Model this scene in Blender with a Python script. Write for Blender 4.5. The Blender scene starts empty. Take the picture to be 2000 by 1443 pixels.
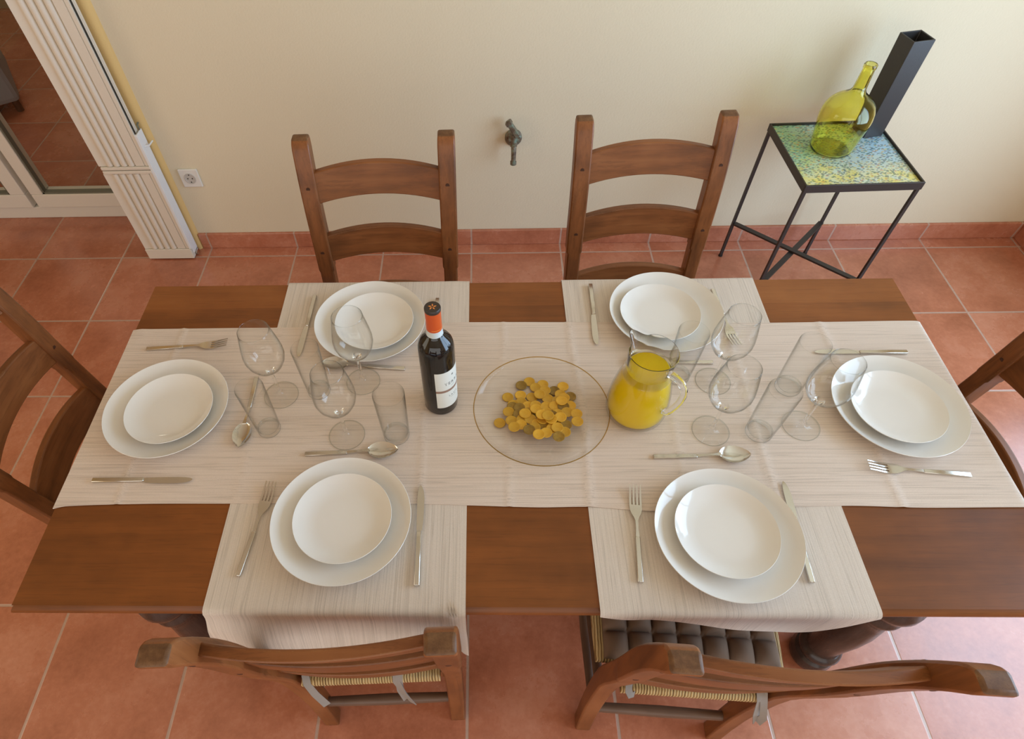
import bpy, math, random
from mathutils import Vector, Matrix, Euler

S = bpy.context.scene
COL = S.collection
R = math.radians
random.seed(7)

# ------------------------------------------------------------------ camera
cam_d = bpy.data.cameras.new('camera')
cam = bpy.data.objects.new('camera', cam_d)
COL.objects.link(cam)
S.camera = cam
RIGHT = Vector((0.9995740, 0.0127683, -0.0262447))
UP = Vector((0.0049026, 0.8129941, 0.5822513))
FWD = Vector((-0.0287711, 0.5821319, -0.8125852))
CAM = Vector((0.04495, -2.23942, 1.83250))
cam.matrix_world = Matrix(((RIGHT.x, UP.x, -FWD.x, CAM.x), (RIGHT.y, UP.y, -FWD.y, CAM.y),
                           (RIGHT.z, UP.z, -FWD.z, CAM.z), (0, 0, 0, 1)))
cam_d.sensor_fit = 'HORIZONTAL'
cam_d.sensor_width = 36
cam_d.lens = 1181.185 / 2000 * 36
cam_d.shift_x = 92.34 / 2000
cam_d.shift_y = 92.13 / 2000
cam_d.clip_start = 0.02

# ------------------------------------------------------------------ world and lights
S.view_settings.view_transform = 'Standard'
S.view_settings.look = 'None'
S.view_settings.gamma = 1
S.view_settings.use_curve_mapping = False
S.view_settings.exposure = -0.08
w = bpy.data.worlds.new('world')
S.world = w
w.use_nodes = True
bg = w.node_tree.nodes['Background']
bg.inputs[0].default_value = (0.62, 0.74, 1.0, 1)
bg.inputs[1].default_value = 0.55
S.cycles.max_bounces = 20
S.cycles.transmission_bounces = 20
S.cycles.glossy_bounces = 6
S.cycles.transparent_max_bounces = 24


def area(name, loc, target, sx, sy, energy, color):
    d = bpy.data.lights.new(name, 'AREA')
    d.shape = 'RECTANGLE'
    d.size, d.size_y, d.energy, d.color = sx, sy, energy, color
    o = bpy.data.objects.new(name, d)
    COL.objects.link(o)
    o.location = loc
    o.rotation_euler = (Vector(target) - Vector(loc)).to_track_quat('-Z', 'Y').to_euler()
    return o


area('daylight_right_window', (2.75, -1.75, 1.35), (0, -1.75, 1.2), 2.5, 1.9, 116, (0.53, 0.75, 1.0))
area('daylight_terrace_opening', (-0.2, -4.85, 1.4), (0, 0, 0.6), 4.6, 2.1, 50, (1.0, 0.92, 0.78))
area('inner_room_fill', (-2.4, 2.0, 2.6), (-2.4, 1.6, 0), 0.8, 0.8, 11, (1.0, 0.88, 0.72))  # added fill that brightens the inner room; no lamp is seen there
area('warm_left_fill', (-3.45, -2.2, 1.5), (0, -1.4, 0.8), 1.7, 1.6, 17, (1.0, 0.84, 0.56))  # added warm fill standing in for bounce light from the left


# ------------------------------------------------------------------ materials
def lin(r, g, b):
    f = lambda c: (c / 255) / 12.92 if c / 255 <= 0.04045 else ((c / 255 + 0.055) / 1.055) ** 2.4
    return (f(r), f(g), f(b), 1)


class NT:
    def __init__(s, name):
        s.m = bpy.data.materials.new(name)
        s.m.use_nodes = True
        s.t = s.m.node_tree
        s.b = s.t.nodes['Principled BSDF']

    def n(s, typ, **kw):
        nd = s.t.nodes.new(typ)
        for k, v in kw.items():
            if k[0] == '_':
                nd.inputs[k[1:].replace('_', ' ')].default_value = v
            else:
                setattr(nd, k, v)
        return nd

    def l(s, a, b):
        s.t.links.new(a, b)

    def coord(s, scale=(1, 1, 1), kind='Object', rot=(0, 0, 0)):
        c = s.n('ShaderNodeTexCoord')
        mp = s.n('ShaderNodeMapping')
        mp.inputs['Scale'].default_value = scale
        mp.inputs['Rotation'].default_value = rot
        s.l(c.outputs[kind], mp.inputs['Vector'])
        return mp.outputs['Vector']

    def noise(s, vec, scale, detail=4, rough=0.55, out='Fac'):
        nd = s.n('ShaderNodeTexNoise')
        nd.inputs['Scale'].default_value = scale
        nd.inputs['Detail'].default_value = detail
        nd.inputs['Roughness'].default_value = rough
        if vec is not None:
            s.l(vec, nd.inputs['Vector'])
        return nd.outputs[out]

    def ramp(s, fac, stops):
        r = s.n('ShaderNodeValToRGB')
        e = r.color_ramp.elements
        while len(e) < len(stops):
            e.new(0.5)
        for k, (p, c) in enumerate(stops):
            e[k].position, e[k].color = p, c
        s.l(fac, r.inputs['Fac'])
        return r.outputs['Color']

    def mix(s, fac, a, b, mode='MIX'):
        nd = s.n('ShaderNodeMix', data_type='RGBA', blend_type=mode)
        for sock, v in ((nd.inputs[0], fac), (nd.inputs[6], a), (nd.inputs[7], b)):
            if isinstance(v, (int, float, tuple)):
                sock.default_value = v
            else:
                s.l(v, sock)
        return nd.outputs[2]

    def math(s, op, a, b=None, c=None):
        nd = s.n('ShaderNodeMath', operation=op)
        for k, v in enumerate((a, b, c)):
            if v is None:
                continue
            if isinstance(v, (int, float)):
                nd.inputs[k].default_value = v
            else:
                s.l(v, nd.inputs[k])
        return nd.outputs[0]

    def bump(s, h, strength=0.3, dist=0.002):
        b = s.n('ShaderNodeBump')
        b.inputs['Strength'].default_value = strength
        b.inputs['Distance'].default_value = dist
        s.l(h, b.inputs['Height'])
        s.l(b.outputs[0], s.b.inputs['Normal'])

    def base(s, col, rough=0.5, metal=0, spec=0.5):
        if isinstance(col, tuple):
            s.b.inputs['Base Color'].default_value = col
        else:
            s.l(col, s.b.inputs['Base Color'])
        s.b.inputs['Roughness'].default_value = rough
        s.b.inputs['Metallic'].default_value = metal
        s.b.inputs['Specular IOR Level'].default_value = spec
        return s.m


def simple(name, col, rough=0.5, metal=0, spec=0.5, bump=0, bscale=200):
    t = NT(name)
    if bump:
        t.bump(t.noise(t.coord(), bscale), bump, 0.001)
    return t.base(col, rough, metal, spec)


TILE = 0.41


def mat_tiles(name, along_only=False):
    t = NT(name)
    c = t.n('ShaderNodeTexCoord')
    sp = t.n('ShaderNodeSeparateXYZ')
    t.l(c.outputs['Object'], sp.inputs[0])
    gx = t.math('DIVIDE', sp.outputs[0], TILE)
    gy = t.math('DIVIDE', sp.outputs[1], TILE)
    if along_only:
        d = t.math('PINGPONG', gx, 0.5)
        gy = 0.5
    else:
        d = t.math('MINIMUM', t.math('PINGPONG', gx, 0.5), t.math('PINGPONG', gy, 0.5))
    wob = t.math('MULTIPLY_ADD', t.noise(c.outputs['Object'], 9, 3), 0.006, -0.003)
    mask = t.n('ShaderNodeMapRange', interpolation_type='SMOOTHSTEP')
    t.l(t.math('ADD', d, wob), mask.inputs['Value'])
    mask.inputs['From Min'].default_value = 0.006
    mask.inputs['From Max'].default_value = 0.013
    cmb = t.n('ShaderNodeCombineXYZ')
    t.l(t.math('FLOOR', gx), cmb.inputs[0])
    if along_only:
        cmb.inputs[1].default_value = 3
    else:
        t.l(t.math('FLOOR', gy), cmb.inputs[1])
    wn = t.n('ShaderNodeTexWhiteNoise', noise_dimensions='3D')
    t.l(cmb.outputs[0], wn.inputs['Vector'])
    off = t.n('ShaderNodeVectorMath', operation='MULTIPLY_ADD')
    t.l(wn.outputs['Color'], off.inputs[0])
    off.inputs[1].default_value = (7, 7, 7)
    t.l(c.outputs['Object'], off.inputs[2])
    n1 = t.noise(off.outputs[0], 4.5, 6, 0.62)
    n2 = t.noise(off.outputs[0], 60, 4, 0.7)
    f = t.math('MULTIPLY_ADD', n2, 0.35, t.math('MULTIPLY_ADD', n1, 0.9, -0.12))
    f = t.math('ADD', f, t.math('MULTIPLY_ADD', wn.outputs['Value'], 0.12, -0.06))
    colr = t.ramp(f, [(0.22, lin(156, 90, 63)), (0.5, lin(188, 116, 86)), (0.72, lin(205, 139, 111)), (0.95, lin(214, 160, 136))])
    grout = t.mix(t.noise(c.outputs['Object'], 30, 3), lin(200, 168, 150), lin(178, 146, 130))
    colr = t.mix(mask.outputs[0], grout, colr)
    h = t.math('MULTIPLY_ADD', n2, 0.25, mask.outputs[0])
    t.bump(h, 0.35, 0.002)
    rr = t.math('MULTIPLY_ADD', n1, 0.2, 0.16)
    t.l(rr, t.b.inputs['Roughness'])
    m = t.base(colr, 0.4, 0, 0.85)
    t.l(rr, t.b.inputs['Roughness'])
    return m


def mat_wood(name, axis, dark, mid, light, rough=0.38, scale=1.0, wear=0.0):
    """grain runs along the given axis of the part's own coordinates"""
    t = NT(name)
    sc = [26 * scale] * 3
    sc[axis] = 1.6 * scale
    v = t.coord(tuple(sc))
    n1 = t.noise(v, 1.0, 8, 0.62)
    sc2 = [170 * scale] * 3
    sc2[axis] = 4 * scale
    n2 = t.noise(t.coord(tuple(sc2)), 1.0, 3, 0.6)
    big = t.noise(t.coord(), 5.5, 3)
    f = t.math('MULTIPLY_ADD', n1, 0.75, t.math('MULTIPLY_ADD', big, 0.5, -0.17))
    col = t.ramp(f, [(0.25, dark), (0.48, mid), (0.75, light)])
    col = t.mix(t.math('MULTIPLY', t.math('GREATER_THAN', n2, 0.58), 0.22), col, dark)
    bv = t.n('ShaderNodeBevel', samples=4)
    bv.inputs['Radius'].default_value = 0.0035
    ge = t.n('ShaderNodeNewGeometry')
    dt = t.n('ShaderNodeVectorMath', operation='DOT_PRODUCT')
    t.l(bv.outputs[0], dt.inputs[0])
    t.l(ge.outputs['Normal'], dt.inputs[1])
    edge = t.math('MULTIPLY', t.math('LESS_THAN', dt.outputs['Value'], 0.93), t.math('GREATER_THAN', t.noise(t.coord(), 38, 4, 0.7), 0.54))
    if wear:
        col = t.mix(t.math('MULTIPLY', edge, wear), col, lin(206, 164, 116))
    t.bump(n2, 0.12, 0.001)
    rg = t.math('MULTIPLY_ADD', n1, 0.2, rough - 0.1)
    m = t.base(col, rough, 0, 0.35)
    t.l(rg, t.b.inputs['Roughness'])
    return m


CH = (lin(84, 48, 24), lin(131, 78, 41), lin(160, 103, 60))
WOOD = [mat_wood('chair_wood_%s' % 'xyz'[k], k, *CH, wear=0.55) for k in range(3)]
END = mat_wood('chair_end_grain', 2, lin(74, 46, 28), lin(106, 72, 45), lin(136, 98, 64), 0.5, 2.5, wear=0.6)
ROD = mat_wood('chair_rod_wood', 1, lin(84, 60, 46), lin(112, 84, 66), lin(134, 104, 84), 0.4)
RODX = mat_wood('chair_rod_wood_cross', 0, lin(84, 60, 46), lin(112, 84, 66), lin(134, 104, 84), 0.4)
PEG = simple('chair_peg_wood', lin(70, 40, 24), 0.5)


def mat_tabletop():
    t = NT('table_wood')
    c = t.n('ShaderNodeTexCoord')
    sp = t.n('ShaderNodeSeparateXYZ')
    t.l(c.outputs['Object'], sp.inputs[0])
    plank = t.math('FLOOR', t.math('DIVIDE', sp.outputs[1], 0.17))
    wn = t.n('ShaderNodeTexWhiteNoise', noise_dimensions='1D')
    t.l(plank, wn.inputs['W'])
    n1 = t.noise(t.coord((2, 30, 30)), 1.0, 8, 0.65)
    n2 = t.noise(t.coord((9, 260, 260)), 1.0, 3, 0.6)
    blot = t.noise(t.coord(), 3.2, 4, 0.6)
    f = t.math('ADD', t.math('MULTIPLY', n1, 0.34), t.math('MULTIPLY_ADD', blot, 0.55, 0.03))
    f = t.math('ADD', f, t.math('MULTIPLY_ADD', wn.outputs['Value'], 0.12, -0.06))
    col = t.ramp(f, [(0.22, lin(90, 50, 20)), (0.5, lin(140, 81, 36)), (0.78, lin(166, 104, 54))])
    col = t.mix(t.math('MULTIPLY', t.math('GREATER_THAN', n2, 0.6), 0.16), col, lin(60, 32, 18))
    t.bump(n2, 0.08, 0.001)
    return t.base(col, 0.36, 0, 0.3)


TABLE = mat_tabletop()
TLEG = mat_wood('table_leg_wood', 2, lin(48, 36, 31), lin(70, 53, 46), lin(90, 70, 60), 0.22)


def mat_cloth(name, axis, c0, c1):
    """woven ribbed cloth: fine irregular threads running along the axis"""
    t = NT(name)
    s1 = [3.0, 3.0, 3.0]
    s1[1 - axis] = 420
    s1[axis] = 2.2
    s1[2] = 420 if axis == 0 else 2.2
    rib = t.noise(t.coord(tuple(s1)), 1.0, 2, 0.6)
    s2 = list(s1)
    s2[1 - axis] = 170
    s2[2] = 170 if axis == 0 else 1.1
    s2[axis] = 1.1
    band = t.noise(t.coord(tuple(s2)), 1.0, 3, 0.7)
    s3 = [900, 900, 900]
    s3[1 - axis] = 500
    weave = t.noise(t.coord(tuple(s3)), 1.0, 1, 0.5)
    s4 = list(s1)
    s4[axis] = 1.5
    s4[1 - axis] = 150
    s4[2] = 150 if axis == 0 else 1.5
    ln = t.noise(t.coord(tuple(s4)), 1.0, 2, 0.6)
    thin = t.n('ShaderNodeMapRange', interpolation_type='SMOOTHSTEP')
    t.l(t.math('ABSOLUTE', t.math('SUBTRACT', ln, 0.5)), thin.inputs['Value'])
    thin.inputs['From Max'].default_value = 0.035
    thin.inputs['To Min'].default_value = 1.0
    thin.inputs['To Max'].default_value = 0.0
    mid = tuple((p_ + q_ * 2) / 3 for p_, q_ in zip(c0, c1))
    col = t.ramp(rib, [(0.30, mid), (0.60, c1)])
    col = t.mix(t.math('MULTIPLY', t.math('LESS_THAN', band, 0.38), 0.22), col, c0)
    dk = tuple(x * 0.62 for x in c0[:3]) + (1,)
    col = t.mix(t.math('MULTIPLY', thin.outputs[0], 0.34), col, dk)
    col = t.mix(t.math('MULTIPLY', t.math('GREATER_THAN', weave, 0.56), 0.10), col, dk)
    t.bump(t.math('MULTIPLY_ADD', rib, 0.8, t.math('MULTIPLY', weave, 0.4)), 0.35, 0.0012)
    m = t.base(col, 0.9, 0, 0.15)
    t.b.inputs['Sheen Weight'].default_value = 0.12
    return m


RUN_M = mat_cloth('runner_cloth', 0, lin(204, 182, 164), lin(226, 208, 193))
CROSS_M = mat_cloth('cross_cloth', 1, lin(200, 184, 168), lin(222, 208, 194))
PORC = simple('white_porcelain', lin(236, 231, 224), 0.06, 0, 0.5)
STEEL = simple('stainless_steel', (0.66, 0.63, 0.58, 1), 0.16, 1.0)


def mat_glass(name, col, rough=0.0, ior=1.45):
    t = NT(name)
    t.b.inputs['Transmission Weight'].default_value = 1.0
    t.b.inputs['IOR'].default_value = ior
    return t.base(col, rough, 0, 0.5)




def mat_thin(name, col, edge, rough=0.0, power=3.0, refl=1.0):
    """blown glass walls: clear face on, denser where one looks along the wall, mirror-like at grazing angles"""
    t = NT(name)
    lw = t.n('ShaderNodeLayerWeight')
    lw.inputs['Blend'].default_value = 0.5
    fz = lw.outputs['Facing']
    tr = t.n('ShaderNodeBsdfTransparent')
    t.l(t.mix(t.math('POWER', fz, power), col, edge), tr.inputs['Color'])
    gl = t.n('ShaderNodeBsdfGlossy')
    gl.inputs['Roughness'].default_value = rough
    mx = t.n('ShaderNodeMixShader')
    t.l(t.math('MULTIPLY', t.math('MULTIPLY_ADD', t.math('POWER', fz, 5.0), 0.85, 0.028), refl), mx.inputs[0])
    t.l(tr.outputs[0], mx.inputs[1])
    t.l(gl.outputs[0], mx.inputs[2])
    t.l(mx.outputs[0], t.n('ShaderNodeOutputMaterial', is_active_output=True).inputs[0])
    t.t.nodes.remove(t.b)
    return t.m


GLASS = mat_thin('clear_glass', (0.994, 0.996, 0.994, 1), (0.54, 0.56, 0.54, 1), 0.0, 6.0)
SOLIDGLASS = mat_glass('clear_solid_glass', (0.985, 0.99, 0.985, 1))
RIMGLASS = mat_thin('amber_rim_glass', (0.80, 0.66, 0.34, 1), (0.55, 0.40, 0.14, 1))
DEMI_M = mat_glass('yellow_green_glass', (0.95, 0.91, 0.32, 1), 0.02)
RIM_M = mat_thin('glass_rim', (0.86, 0.88, 0.86, 1), (0.30, 0.32, 0.30, 1), 0.0, 2.0, 2.0)
WINDOWGLASS = mat_thin('window_glass', (0.97, 0.98, 0.97, 1), (0.85, 0.88, 0.86, 1))
JUGGLASS = mat_thin('clear_jug_glass', (0.994, 0.996, 0.992, 1), (0.88, 0.88, 0.80, 1), 0.0, 4.0)
JUICE_M = simple('orange_juice', lin(226, 190, 4), 0.25, 0, 0.3)
JUICE_M.node_tree.nodes['Principled BSDF'].inputs['Subsurface Weight'].default_value = 0.3
JUICE_M.node_tree.nodes['Principled BSDF'].inputs['Subsurface Radius'].default_value = (0.02, 0.014, 0.002)
BOTTLE_M = simple('dark_bottle_glass', lin(24, 20, 18), 0.06, 0, 0.6)
LABEL_M = simple('label_paper', lin(224, 222, 212), 0.7)
LBAND_M = simple('label_brown_band', lin(150, 118, 100), 0.7)
INK_M = simple('label_ink', lin(46, 42, 42), 0.7)
CAPS_M = simple('orange_capsule_foil', lin(204, 84, 32), 0.35)
CAPTOP_M = simple('black_capsule_top', lin(56, 46, 40), 0.4)
NECKW_M = simple('white_neck_band', lin(206, 214, 214), 0.5)
EMB_M = simple('orange_emblem_print', lin(240, 150, 70), 0.5)


def mat_coin(name, c0, c1):
    t = NT(name)
    oi = t.n('ShaderNodeObjectInfo')
    v = t.n('ShaderNodeVectorMath', operation='MULTIPLY_ADD')
    t.l(oi.outputs['Random'], v.inputs[0])
    v.inputs[1].default_value = (3, 5, 7)
    t.l(t.coord(), v.inputs[2])
    n = t.noise(v.outputs[0], 160, 4, 0.6)
    col = t.mix(n, c0, c1)
    hs = t.n('ShaderNodeHueSaturation')
    t.l(t.math('MULTIPLY_ADD', oi.outputs['Random'], 0.35, 0.82), hs.inputs['Value'])
    t.l(col, hs.inputs['Color'])
    t.bump(n, 0.4, 0.001)
    return t.base(hs.outputs[0], 0.38, 0.25, 0.5)


COIN_M = mat_coin('gold_coin', lin(200, 148, 34), lin(222, 176, 62))
COIND_M = mat_coin('tarnished_coin', lin(108, 84, 30), lin(180, 140, 54))


def mat_wall(name, c, amt=0.25):
    t = NT(name)
    n1 = t.noise(t.coord(), 130, 4, 0.6)
    n2 = t.noise(t.coord(), 3, 3)
    t.bump(n1, amt, 0.003)
    col = t.mix(t.math('MULTIPLY', n2, 0.10), c, tuple(x * 0.82 for x in c[:3]) + (1,))
    return t.base(col, 0.85, 0, 0.25)


WALL_M = mat_wall('cream_plaster', lin(230, 216, 187))
YEL_M = mat_wall('yellow_plaster', lin(228, 192, 128))
CEIL_M = mat_wall('yellowish_ceiling', lin(234, 222, 192))  # unseen ceiling, tinted yellowish so its bounce warms the upper wall
INNER_M = mat_wall('inner_room_paint', lin(196, 180, 150))
TILE_M = mat_tiles('terracotta_floor_tiles')
SKIRT_M = mat_tiles('terracotta_skirting', True)
PVC = simple('white_lacquer', lin(228, 218, 202), 0.4)
PVCW = simple('white_upvc', lin(232, 228, 220), 0.3)
PVCB = simple('white_capping', lin(236, 238, 240), 0.35)
SEAL = simple('black_rubber_seal', lin(40, 40, 38), 0.6)
IRON = simple('black_painted_iron', lin(58, 50, 46), 0.42, 0.3)
VASE_M = simple('matt_black_metal', lin(62, 59, 58), 0.38, 0.2, 0.5, 0.2, 300)
CUSH_M = simple('grey_brown_cotton', lin(138, 114, 96), 0.9, 0, 0.15, 0.3, 700)
TIE_M = simple('grey_cotton_tie', lin(152, 142, 134), 0.9, 0, 0.15)
GREYF = simple('grey_upholstery', lin(150, 152, 160), 0.9, 0, 0.2, 0.4, 500)


def mat_bronze():
    t = NT('weathered_bronze')
    n = t.noise(t.coord(), 55, 5, 0.65)
    col = t.ramp(n, [(0.35, lin(84, 66, 54)), (0.5, lin(122, 108, 90)), (0.68, lin(128, 150, 134))])
    t.bump(n, 0.4, 0.002)
    return t.base(col, 0.5, 0.25)


BRONZE = mat_bronze()


def mat_rush(name, axis):
    t = NT(name)
    sc = [14, 14, 14]
    sc[axis] = 260
    n = t.noise(t.coord(tuple(sc)), 1.0, 3, 0.6)
    wv = t.n('ShaderNodeTexWave', bands_direction='XYZ'[axis])
    wv.inputs['Scale'].default_value = 52
    wv.inputs['Distortion'].default_value = 1.4
    wv.inputs['Detail'].default_value = 2
    t.l(t.coord(), wv.inputs['Vector'])
    f = t.math('MULTIPLY_ADD', wv.outputs['Fac'], 0.5, t.math('MULTIPLY', n, 0.5))
    col = t.ramp(f, [(0.15, lin(92, 66, 38)), (0.45, lin(176, 142, 92)), (0.8, lin(216, 188, 138))])
    t.bump(f, 0.8, 0.004)
    return t.base(col, 0.75, 0, 0.25)


RUSH_X = mat_rush('woven_rush', 0)


def mat_print():
    """glass top over a print of loose coloured dabs: yellow at the near edge, green to the left, blue at the far right"""
    t = NT('dabbed_print')
    c = t.n('ShaderNodeTexCoord')
    warp = t.n('ShaderNodeVectorMath', operation='MULTIPLY_ADD')
    t.l(t.noise(c.outputs['Object'], 9, 3, 0.6, 'Color'), warp.inputs[0])
    warp.inputs[1].default_value = (0.16, 0.16, 0)
    t.l(c.outputs['Object'], warp.inputs[2])
    sp = t.n('ShaderNodeSeparateXYZ')
    t.l(warp.outputs[0], sp.inputs[0])
    x = t.math('ADD', sp.outputs[0], -0.08)
    y = t.math('ADD', sp.outputs[1], -0.08)
    blue = t.ramp(t.math('MULTIPLY_ADD', x, 2.2, 0.5), [(0.2, lin(150, 190, 150)), (0.55, lin(190, 208, 206)), (0.85, lin(160, 198, 220))])
    yel = t.ramp(t.noise(c.outputs['Object'], 22, 3), [(0.4, lin(226, 214, 124)), (0.62, lin(206, 214, 190))])
    fy = t.n('ShaderNodeMapRange')
    t.l(y, fy.inputs['Value'])
    fy.inputs['From Min'].default_value = -0.13
    fy.inputs['From Max'].default_value = -0.03
    col = t.mix(fy.outputs[0], yel, blue)
    vo = t.n('ShaderNodeTexVoronoi')
    vo.inputs['Scale'].default_value = 1.0
    t.l(t.coord((95, 160, 1), rot=(0, 0, 0.5)), vo.inputs['Vector'])
    sep = t.n('ShaderNodeSeparateColor')
    t.l(vo.outputs['Color'], sep.inputs[0])
    patch = t.noise(c.outputs['Object'], 11, 2)
    dab = t.math('MULTIPLY', t.math('LESS_THAN', vo.outputs['Distance'], 0.5), t.math('GREATER_THAN', t.math('ADD', sep.outputs[0], t.math('MULTIPLY', patch, 1.3)), 0.92))
    dcol = t.ramp(sep.outputs[1], [(0.0, lin(70, 88, 112)), (0.35, lin(64, 110, 80)), (0.6, lin(110, 104, 128)), (0.85, lin(208, 196, 90)), (1.0, lin(196, 116, 84))])
    col = t.mix(t.math('MULTIPLY', dab, 0.75), col, dcol)
    return t.base(col, 0.12, 0, 0.5)


PRINT_M = mat_print()


# ------------------------------------------------------------------ mesh helpers
class MB:
    def __init__(s):
        s.v, s.f, s.mi = [], [], []

    def add(s, vs, fs, mi=0):
        k = len(s.v)
        s.v += [tuple(p) for p in vs]
        s.f += [tuple(k + i for i in f) for f in fs]
        s.mi += [mi] * len(fs)
        return s

    def box(s, lo, hi, M=None, mi=0):
        (x0, y0, z0), (x1, y1, z1) = lo, hi
        vs = [Vector(p) for p in ((x0, y0, z0), (x1, y0, z0), (x1, y1, z0), (x0, y1, z0), (x0, y0, z1), (x1, y0, z1), (x1, y1, z1), (x0, y1, z1))]
        if M:
            vs = [M @ p for p in vs]
        return s.add(vs, [(0, 3, 2, 1), (4, 5, 6, 7), (0, 1, 5, 4), (1, 2, 6, 5), (2, 3, 7, 6), (3, 0, 4, 7)], mi)

    def loops(s, loops, cap=True, closed=False, mi=0):
        """skin between rings of equal vertex count"""
        n = len(loops[0])
        vs = [p for lp in loops for p in lp]
        fs = []
        m = len(loops)
        for a in range(m if closed else m - 1):
            b = (a + 1) % m
            for i in range(n):
                j = (i + 1) % n
                fs.append((a * n + i, a * n + j, b * n + j, b * n + i))
        if cap and not closed:
            fs.append(tuple(range(n - 1, -1, -1)))
            fs.append(tuple((m - 1) * n + i for i in range(n)))
        return s.add(vs, fs, mi)

    def lathe(s, prof, seg=48, c=(0, 0, 0), mi=0, closed=False):
        """profile of (r, z); r = 0 ends are closed with a fan"""
        vs, fs, rows = [], [], []
        for r, z in prof:
            if r < 1e-6:
                rows.append([len(vs)])
                vs.append((c[0], c[1], c[2] + z))
            else:
                rows.append(list(range(len(vs), len(vs) + seg)))
                vs += [(c[0] + r * math.cos(2 * math.pi * k / seg), c[1] + r * math.sin(2 * math.pi * k / seg), c[2] + z) for k in range(seg)]
        m = len(rows)
        for a in range(m if closed else m - 1):
            A, B = rows[a], rows[(a + 1) % m]
            for i in range(seg):
                j = (i + 1) % seg
                if len(A) == 1 and len(B) == 1:
                    continue
                if len(A) == 1:
                    fs.append((A[0], B[j], B[i]))
                elif len(B) == 1:
                    fs.append((A[i], A[j], B[0]))
                else:
                    fs.append((A[i], A[j], B[j], B[i]))
        return s.add(vs, fs, mi)

    def tube(s, pts, rad, seg=12, mi=0, flat=1.0):
        pts = [Vector(p) for p in pts]
        if not isinstance(rad, (list, tuple)):
            rad = [rad] * len(pts)
        loops = []
        up = None
        for k, p in enumerate(pts):
            d = (pts[min(k + 1, len(pts) - 1)] - pts[max(k - 1, 0)]).normalized()
            if up is None:
                up = Vector((0, 0, 1)) if abs(d.z) < 0.9 else Vector((1, 0, 0))
            a = d.cross(up).normalized()
            b = a.cross(d).normalized()
            up = b
            loops.append([p + (a * math.cos(2 * math.pi * i / seg) + b * math.sin(2 * math.pi * i / seg) * flat) * rad[k] for i in range(seg)])
        return s.loops(loops, mi=mi)

    def obj(s, name, mat, parent=None, smooth=35, bevel=0, loc=None, rz=0, fix=True):
        me = bpy.data.meshes.new(name)
        me.from_pydata(s.v, [], s.f)
        for m in (mat if isinstance(mat, (list, tuple)) else [mat]):
            me.materials.append(m)
        me.polygons.foreach_set('material_index', s.mi)
        if fix:
            import bmesh
            bm = bmesh.new()
            bm.from_mesh(me)
            bmesh.ops.recalc_face_normals(bm, faces=bm.faces)
            bm.to_mesh(me)
            bm.free()
        if smooth:
            me.polygons.foreach_set('use_smooth', [True] * len(me.polygons))
            me.set_sharp_from_angle(angle=R(smooth))
        me.update()
        o = bpy.data.objects.new(name, me)
        COL.objects.link(o)
        o.parent = parent
        if loc:
            o.location = loc
        o.rotation_euler.z = rz
        if bevel:
            b = o.modifiers.new('bevel', 'BEVEL')
            b.width, b.segments, b.limit_method = bevel, 2, 'ANGLE'
            b.angle_limit = R(40)
        return o


def tag(o, label=None, cat=None, group=None, kind=None):
    if label:
        o['label'] = label
    if cat:
        o['category'] = cat
    if group:
        o['group'] = group
    if kind:
        o['kind'] = kind
    return o


def thing(name, label, cat, loc=(0, 0, 0), rz=0, group=None):
    o = bpy.data.objects.new(name, None)
    COL.objects.link(o)
    o.empty_display_size = 0.05
    o.location = loc
    o.rotation_euler.z = rz
    return tag(o, label, cat, group)


def dup(o, loc=None, rz=None, label=None, group=None, parent=None):
    c = o.copy()
    COL.objects.link(c)
    c.parent = parent
    if loc is not None:
        c.location = loc
    if rz is not None:
        c.rotation_euler.z = rz
    if label:
        c['label'] = label
    if group:
        c['group'] = group
    for ch in list(o.children):
        dup(ch, parent=c)
    return c


def structure(o, label, cat):
    return tag(o, label, cat, kind='structure')


def smoothstep(a, b, x):
    t = max(0.0, min(1.0, (x - a) / (b - a)))
    return t * t * (3 - 2 * t)


def interp(pts, x):
    if x <= pts[0][0]:
        return pts[0][1]
    for (a, fa), (b, fb) in zip(pts, pts[1:]):
        if x <= b:
            t = (x - a) / (b - a)
            return fa + (fb - fa) * t
    return pts[-1][1]


def spline(pts, x):
    """smooth (Catmull) interpolation of a table"""
    n = len(pts)
    if x <= pts[0][0]:
        return pts[0][1]
    if x >= pts[-1][0]:
        return pts[-1][1]
    for k in range(n - 1):
        if x <= pts[k + 1][0]:
            break
    (x0, y0), (x1, y1) = pts[k], pts[k + 1]
    m0 = (y1 - pts[k - 1][1]) / (x1 - pts[k - 1][0]) if k > 0 else (y1 - y0) / (x1 - x0)
    m1 = (pts[k + 2][1] - y0) / (pts[k + 2][0] - x0) if k + 2 < n else (y1 - y0) / (x1 - x0)
    h = x1 - x0
    t = (x - x0) / h
    return (2 * t**3 - 3 * t**2 + 1) * y0 + (t**3 - 2 * t**2 + t) * h * m0 + (-2 * t**3 + 3 * t**2) * y1 + (t**3 - t**2) * h * m1


# ------------------------------------------------------------------ the setting
structure(MB().box((-4.4, -4.6, -0.08), (3.2, 3.0, 0)).obj('floor', TILE_M, smooth=0), 'terracotta square floor tiles with pale grout', 'floor')
structure(MB().box((-1.335, 0.076, 0), (2.49, 0.38, 2.7)).obj('wall_back', WALL_M, smooth=0), 'cream plastered wall behind the dining table', 'wall')
structure(MB().box((-4.4, -4.7, 2.7), (3.2, 3.0, 2.8)).obj('ceiling', CEIL_M, smooth=0), 'yellowish ceiling over the dining place', 'ceiling')
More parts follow.
